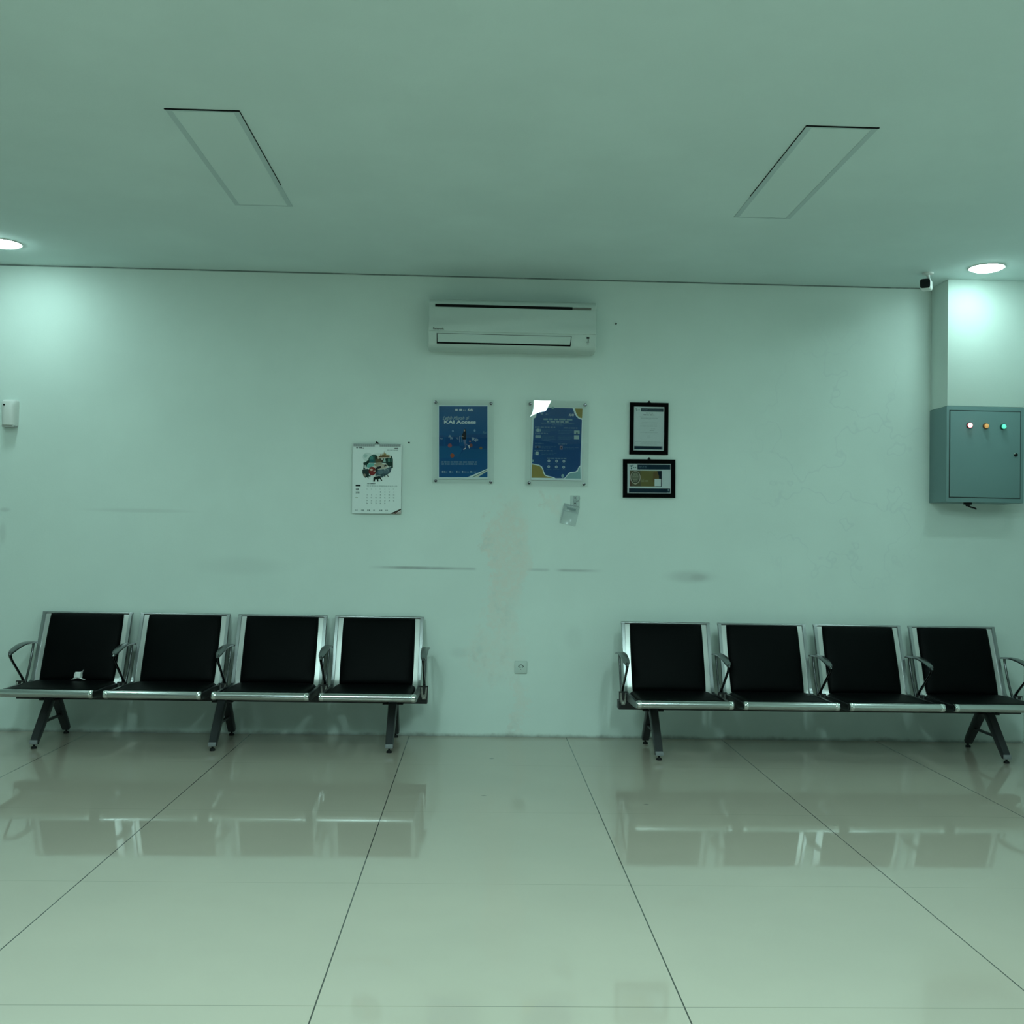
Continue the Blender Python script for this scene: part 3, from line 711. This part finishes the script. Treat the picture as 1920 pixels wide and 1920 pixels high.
for y, a, b in ((545, 400, 1120), (590, 450, 1040), (620, 700, 800), (735, 500, 1030), (790, 430, 990), (850, 440, 1000), (935, 800, 930), (995, 760, 920), (1065, 440, 1010), (1370, 270, 1130), (1400, 500, 1130), (1440, 450, 1000)):
    D.words(a, y, b, 20, FT if y in (590, 995, 850) else FT2, 70)
D.rect(668, 1155, 778, 1262, (.70, .78, .78)); D.disc(1158, 1575, 14, 34, (.2, .3, .34))
D.build('certificate', f1, (0, -.0075, 0))
f2 = framed('black-framed landscape certificate with a gold card picture, lower of the two frames', 1.0905, 1.6665, .3385, .247, -.7, .0285, 'framed certificates right of the posters')
k = PX / 18.286; D = Print(945, 768, k)
D.rect(175, 230, 1725, 1305, PAP); D.rect(540, 290, 1680, 455, NAVY); D.rect(248, 1115, 1672, 1258, NAVY)
D.words(260, 305, 330, 60, (.35, .45, .45), 50); D.disc(335, 350, 26, 40, (.10, .24, .26)); D.disc(385, 320, 22, 24, (.12, .2, .22)); D.disc(330, 425, 22, 28, (.04, .12, .14)); D.words(400, 378, 495, 32, (.06, .16, .18), 40)
D.words(580, 335, 850, 34, (.10, .17, .22), 70); D.words(580, 385, 920, 30, (.09, .16, .21), 70)
CG = (.21, .185, .065)
D.rect(275, 500, 1385, 1045, CG); D.poly([(275, 500), (640, 500), (660, 1045), (275, 1045)], (.14, .125, .07)); D.poly([(1220, 500), (1385, 500), (1385, 1045), (1170, 1045), (1290, 780)], (.012, .022, .04)); D.poly([(1090, 560), (1225, 510), (1290, 700), (1200, 790), (1080, 900)], (.19, .125, .05)); D.poly([(275, 560), (335, 840), (360, 1045), (275, 1045)], (.12, .07, .05))
D.disc(470, 740, 180, 225, (.50, .46, .38), 32); D.disc(470, 735, 150, 205, (.10, .10, .07), 32); D.disc(470, 720, 120, 165, (.22, .23, .16), 28)
for y, a, b in ((600, 400, 540), (640, 380, 560), (690, 370, 570), (790, 380, 570), (850, 390, 540)): D.words(a, y, b, 34, (.34, .35, .26), 60)
D.poly([(360, 900), (470, 950), (550, 905), (530, 945), (470, 985), (420, 955)], (.62, .58, .45))
D.words(650, 780, 800, 34, (.27, .27, .13), 60); D.words(650, 830, 960, 52, (.31, .32, .17), 80)
D.rect(1135, 785, 1355, 1030, (.74, .82, .81))
D.disc(1612, 1165, 26, 34, (.25, .38, .42)); D.words(1575, 1225, 1660, 22, (.25, .36, .4), 30)
D.build('certificate', f2, (0, -.0075, 0))

# ---- hook and empty plastic pouch
hk = thing('adhesive_hook', 'small clear plastic hook plate screwed to the wall below the right poster', 'hook', (.6155, 0, 1.520))
bm = new(); box(bm, -.030, .030, -.004, -.0005, -.042, .027, bev=.003); box(bm, -.012, .012, -.007, -.004, -.036, .022, bev=.002); tube(bm, [(.010, -.006, -.012), (.022, -.014, -.006), (.028, -.014, .008), (.024, -.012, .018)], .0035, 8)
obj('plate', bm, M_POUCH, hk)
bm = new(); lathe(bm, [(.0042, 0), (.0042, .004), (.002, .006)], (0, -.007, 0), 'y', 12); me = mesh('screw', bm, M_RUBBER)
link('screw', me, hk, (0, 0, .012)); link('screw', me, hk, (0, 0, -.022))
po = thing('plastic_pouch', 'clear empty plastic pouch hanging crooked under the hook plate', 'pouch', (.596, 0, 1.487), (0, math.radians(12.5), 0))
bm = new(); box(bm, -.052, .052, -.012, -.0075, -.131, .0, bev=.0015); obj('sleeve', bm, M_POUCH, po)
bm = new(); box(bm, -.051, .051, -.0150, -.012, -.020, -.015); box(bm, -.050, .050, -.0146, -.012, -.008, -.005); box(bm, -.048, .050, -.0140, -.012, -.045, -.0425); box(bm, -.046, -.043, -.0135, -.012, -.110, -.03)
obj('zip_closure', bm, mat('vinyl_ridge', (.36, .43, .44), .4), po)
bm = new(); box(bm, -.026, .032, -.0130, -.0122, -.034, -.018); obj('hang_slot', bm, mat('hang_slot_grey', (.20, .27, .27), .6), po)  # hang slot drawn as a grey bar

# ---- power socket
so = thing('power_socket', 'white square wall power socket low on the wall between the benches', 'socket', (.2865, 0, .444))
bm = new(); box(bm, -.040, .040, -.008, -.0005, -.040, .040, bev=.005, seg=3); obj('cover_plate', bm, M_ABS, so)
bm = new(); box(bm, -.027, .027, -.0105, -.007, -.027, .027, bev=.002); obj('insert', bm, M_ABS, so)
bm = new()
for i in range(9):
    a0, a1 = PI * (.05 + .9 * i / 9), PI * (.05 + .9 * (i + 1) / 9)
    slab(bm, [(math.cos(a) * r, math.sin(a) * r) for a, r in ((a0, .0185), (a1, .0185), (a1, .0145), (a0, .0145))], -.0112, -.0100)
lathe(bm, [(.0034, 0), (.0034, .0012)], (-.0105, -.0102, .002), 'y', 12); lathe(bm, [(.0034, 0), (.0034, .0012)], (.0100, -.0102, .002), 'y', 12); lathe(bm, [(.0026, 0), (.0026, .0012)], (-.0005, -.0102, -.0115), 'y', 12); slab(bm, [(-.001, .004), (.001, .004), (.001, -.002), (-.001, -.002)], -.0112, -.0100)
obj('contact_recess', bm, mat('socket_shade', (.02, .03, .025), .6), so, label='dark round socket opening')

# ---- air freshener dispenser
dp = thing('air_freshener', 'white wall-mounted air freshener dispenser under the left downlight', 'air freshener', (-2.963, 0, 1.918))
bm = new(); n = 16
def section(z, w, dpt):
    return [bm.verts.new((math.sin((i / n - .5) * PI) * w / 2, .001 - dpt * (1 - abs((i / n - .5) * 2) ** 3.2), z)) for i in range(n + 1)]
rings = [section(z, w, d_) for z, w, d_ in ((0, .080, .060), (.004, .086, .068), (.05, .089, .074), (.125, .092, .078), (.150, .091, .072), (.160, .086, .058), (.164, .076, .040))]
for a, b in zip(rings, rings[1:]):
    for i in range(n): bm.faces.new((a[i], a[i + 1], b[i + 1], b[i]))
    bm.faces.new((a[0], b[0], b[n], a[n]))
bm.faces.new(rings[0]); bm.faces.new(list(reversed(rings[-1])))
obj('cover', bm, M_WHITEPL, dp)
bm = new(); box(bm, -.038, .038, -.055, -.0005, -.010, .004, bev=.003); obj('base', bm, mat('grey_plastic_base', (.45, .46, .45), .5), dp)
bm = new(); lathe(bm, [(.0055, 0), (.0055, .0035)], (-.016, -.0765, .1275), 'y', 14); obj('spray_nozzle', bm, M_DARK, dp, label='dark spray opening')

# ---- electrical cabinet
cb = thing('control_cabinet', 'grey metal electrical cabinet with red, amber and green pilot lamps', 'cabinet', (2.92, 0, 1.543))
bm = new(); box(bm, 0, .495, -.247, .001, 0, .602, bev=.003); obj('body', bm, M_CAB, cb)
bm = new(); box(bm, .0165, .4725, -.2482, -.24, .0265, .5765); obj('door_gasket', bm, M_CABEDGE, cb, label='dark seam around the door')
bm = new(); box(bm, .0215, .4680, -.2515, -.245, .0320, .5715, bev=.0015); dr = obj('door', bm, M_CAB, cb)
for x, bz, ln in ((.141, M_REDB, M_RED), (.2455, M_AMBB, M_AMBER), (.356, M_GRNB, M_GREEN)):
    z = .481 - (x - .141) * .02
    bm = new(); lathe(bm, [(.0185, 0), (.0185, .010), (.0165, .014), (.0145, .014), (.0145, .004)], (x, -.2515, z), 'y', 26); h = obj('pilot_lamp', bm, bz, dr)
    bm = new(); lathe(bm, [(.0142, .004), (.0142, .017), (.012, .022), (.007, .0245), (.002, .025)], (x, -.2515, z), 'y', 26); obj('lens', bm, ln, dr)
bm = new(); lathe(bm, [(.011, 0), (.011, .006), (.009, .012), (.003, .013)], (.4375, -.2515, .302), 'y', 20); obj('door_lock', bm, M_RUBBER, dr, label='black round door lock')
bm = new(); lathe(bm, [(.0045, 0), (.0045, .008), (.002, .011)], (.4285, -.2515, .308), 'y', 14); obj('key_stub', bm, M_CAP, dr)
bm = new(); lathe(bm, [(.026, .001), (.026, -.012), (.014, -.014), (.012, -.024)], (.165, -.19, 0), 'z', 18); tube(bm, [(.165, -.19, -.02), (.185, -.195, -.030), (.205, -.20, -.034), (.215, -.20, -.042)], .005, 8)
obj('cable_gland', bm, M_RUBBER, cb, label='black cable gland under the cabinet')

# ---- security camera
cc = thing('security_camera', 'white bullet security camera with black face on the ceiling by the corner', 'security camera', (2.738, -.375, ROOM_H))
bm = new(); lathe(bm, [(.034, 0), (.034, -.006), (.030, -.010), (.014, -.012)], (0, 0, 0), 'z', 24); obj('mount_base', bm, M_WHITEPL, cc)
bm = new(); tube(bm, [(0, 0, -.008), (.002, 0, -.026), (.001, -.006, -.036), (0, -.010, -.045)], [.012, .010, .011, .012], 14); obj('bracket', bm, M_WHITEPL, cc)
R = Matrix.Rotation(math.radians(-28), 4, 'Z') @ Matrix.Rotation(math.radians(5), 4, 'X')
bm = new(); box(bm, -.033, .033, -.075, .065, -.031, .031, bev=.014, seg=4); bmesh.ops.transform(bm, matrix=Matrix.Translation((-.012, -.004, -.076)) @ R, verts=bm.verts)
hs = obj('housing', bm, M_WHITEPL, cc)
bm = new()
pts = []
for i in range(32):
    a = 2 * PI * i / 32; c_, s_ = math.cos(a), math.sin(a)
    pts.append((math.copysign(abs(c_) ** .45, c_) * .0295, math.copysign(abs(s_) ** .45, s_) * .0275))
slab(bm, pts, -.0785, -.07); bmesh.ops.transform(bm, matrix=Matrix.Translation((-.012, -.004, -.076)) @ R, verts=bm.verts)
obj('face_plate', bm, mat('black_gloss', (.004, .004, .006), .25, spec=.3), cc, label='black front face')

# ---- ceiling downlights
def downlight(label, x, y, glow):
    t = thing('downlight', label, 'ceiling light', (x, y, ROOM_H), group='round recessed downlights')
    def trim():
        bm = new(); n = 40; prof = [(.096, -.001), (.096, -.004), (.099, -.0065), (.104, -.0065), (.1075, -.004), (.108, -.0003)]
        rings = [[bm.verts.new((r * math.cos(2 * PI * j / n), r * math.sin(2 * PI * j / n), h)) for j in range(n)] for r, h in prof]
        for a, b in zip(rings, rings[1:] + rings[:1]):
            for j in range(n): bm.faces.new((a[j], a[(j + 1) % n], b[(j + 1) % n], b[j]))
        return mesh('trim_ring', bm, M_WHITEPL)
    def dif():
        bm = new(); lathe(bm, [(.0962, -.0008), (.0962, -.005), (.090, -.011), (.075, -.0165), (.05, -.0205), (.02, -.0225), (.004, -.0227)], (0, 0, 0), 'z', 40); return mesh('diffuser', bm, glow)
    link('trim_ring', shared('trim', trim), t); d_ = link('diffuser', dif(), t); d_['label'] = 'glowing round diffuser'
downlight('lit round downlight at the left edge, above the dispenser', -2.818, -.505, M_LAMP)
downlight('lit round downlight at the right corner, above the grey cabinet', 3.025, -.540, M_LAMPR)
downlight('added unseen fill downlight just outside the view on the left', -2.86, -1.78, M_LAMPS)  # this lamp and the next are added, unseen fill lighting
downlight('added unseen fill downlight just outside the view on the right', 3.05, -1.78, M_LAMPS)

# ---- rectangular ceiling light panels
def panel(label, x, y, side, lit=False, group='unlit rectangular ceiling light panels'):
    t = thing('ceiling_light_panel', label, 'ceiling light', (x, y, ROOM_H), group=group)
    w, l = .146, .597
    bm = new()
    box(bm, -w, -w + .024, -l, l, -.004, -.0003); box(bm, w - .024, w, -l, l, -.004, -.0003); box(bm, -w + .024, w - .024, l - .010, l, -.004, -.0003); box(bm, -w + .024, w - .024, -l, -l + .010, -.004, -.0003)
    obj('frame', bm, M_PANELFR, t)
    bm = new(); box(bm, -w + .024, w - .024, -l + .010, l - .010, -.0025, -.0003); obj('diffuser', bm, (M_PANELON if y < -6 else M_PANELNEAR) if lit else M_PANELDIF, t)
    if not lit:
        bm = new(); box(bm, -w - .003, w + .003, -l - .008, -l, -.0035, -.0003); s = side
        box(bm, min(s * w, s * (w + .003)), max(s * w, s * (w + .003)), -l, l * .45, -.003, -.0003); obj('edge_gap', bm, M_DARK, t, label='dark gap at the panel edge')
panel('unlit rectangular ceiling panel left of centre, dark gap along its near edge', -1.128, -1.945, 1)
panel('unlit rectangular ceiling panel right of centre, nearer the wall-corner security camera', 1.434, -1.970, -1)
panel('lit rectangular ceiling panel overhead behind the viewer, right one', .75, -6.60, 0, True, 'lit ceiling panels behind the viewer')
panel('unseen lit ceiling panel added for brightness, overhead behind the viewer, left one', -1.81, -6.60, 0, True, 'lit ceiling panels behind the viewer')  # added to raise the room's brightness, never in view
panel('unseen lit ceiling panel added for brightness, just above the top of the view, left one', -1.128, -4.42, 0, True, 'lit ceiling panels behind the viewer')  # this panel and the next are added for steeper light on the benches
panel('unseen lit ceiling panel added for brightness, just above the top of the view, right one', 1.434, -4.42, 0, True, 'lit ceiling panels behind the viewer')

# ---- nails
for lab, x, z, t_ in (('small dark nail in the wall right of the air conditioner', .862, 2.659, .3), ('small dark nail in the wall beside the calendar top corner', -.454, 1.863, 0.)):
    bm = new(); tube(bm, [(0, .002, 0), (0, -.010, .002), (0, -.012, .0025), (0, -.0135, .0026)], [.0028, .0028, .0055, .005], 10)
    o = obj('nail', bm, M_RUBBER, None, (x, 0, z)); o['label'] = lab; o['category'] = 'nail'

# ------------------------------------------------------------------ camera, world, view
cam = bpy.data.cameras.new('camera'); co = bpy.data.objects.new('camera', cam); COL.objects.link(co)
cam.sensor_width = 36.; cam.lens = 36. * 1959.73 / 1920.; cam.clip_start = .05
yaw, pit, rol = .0317079, .0248815, .0177916
f = Vector((math.sin(yaw) * math.cos(pit), math.cos(yaw) * math.cos(pit), math.sin(pit)))
r = Vector((math.cos(yaw), -math.sin(yaw), 0)); u = r.cross(f)
r2 = r * math.cos(rol) + u * math.sin(rol); u2 = u * math.cos(rol) - r * math.sin(rol)
m3 = Matrix((r2, u2, -f)).transposed().to_4x4(); m3.translation = Vector((0, -6.6924, 1.2679))
co.matrix_world = m3
scene.camera = co
w = bpy.data.worlds.new('world'); scene.world = w; w.use_nodes = True
w.node_tree.nodes['Background'].inputs[0].default_value = (0, 0, 0, 1); w.node_tree.nodes['Background'].inputs[1].default_value = 0.
vs = scene.view_settings
vs.view_transform = 'Standard'; vs.look = 'None'; vs.exposure = 0.; vs.gamma = 1.; vs.use_curve_mapping = False
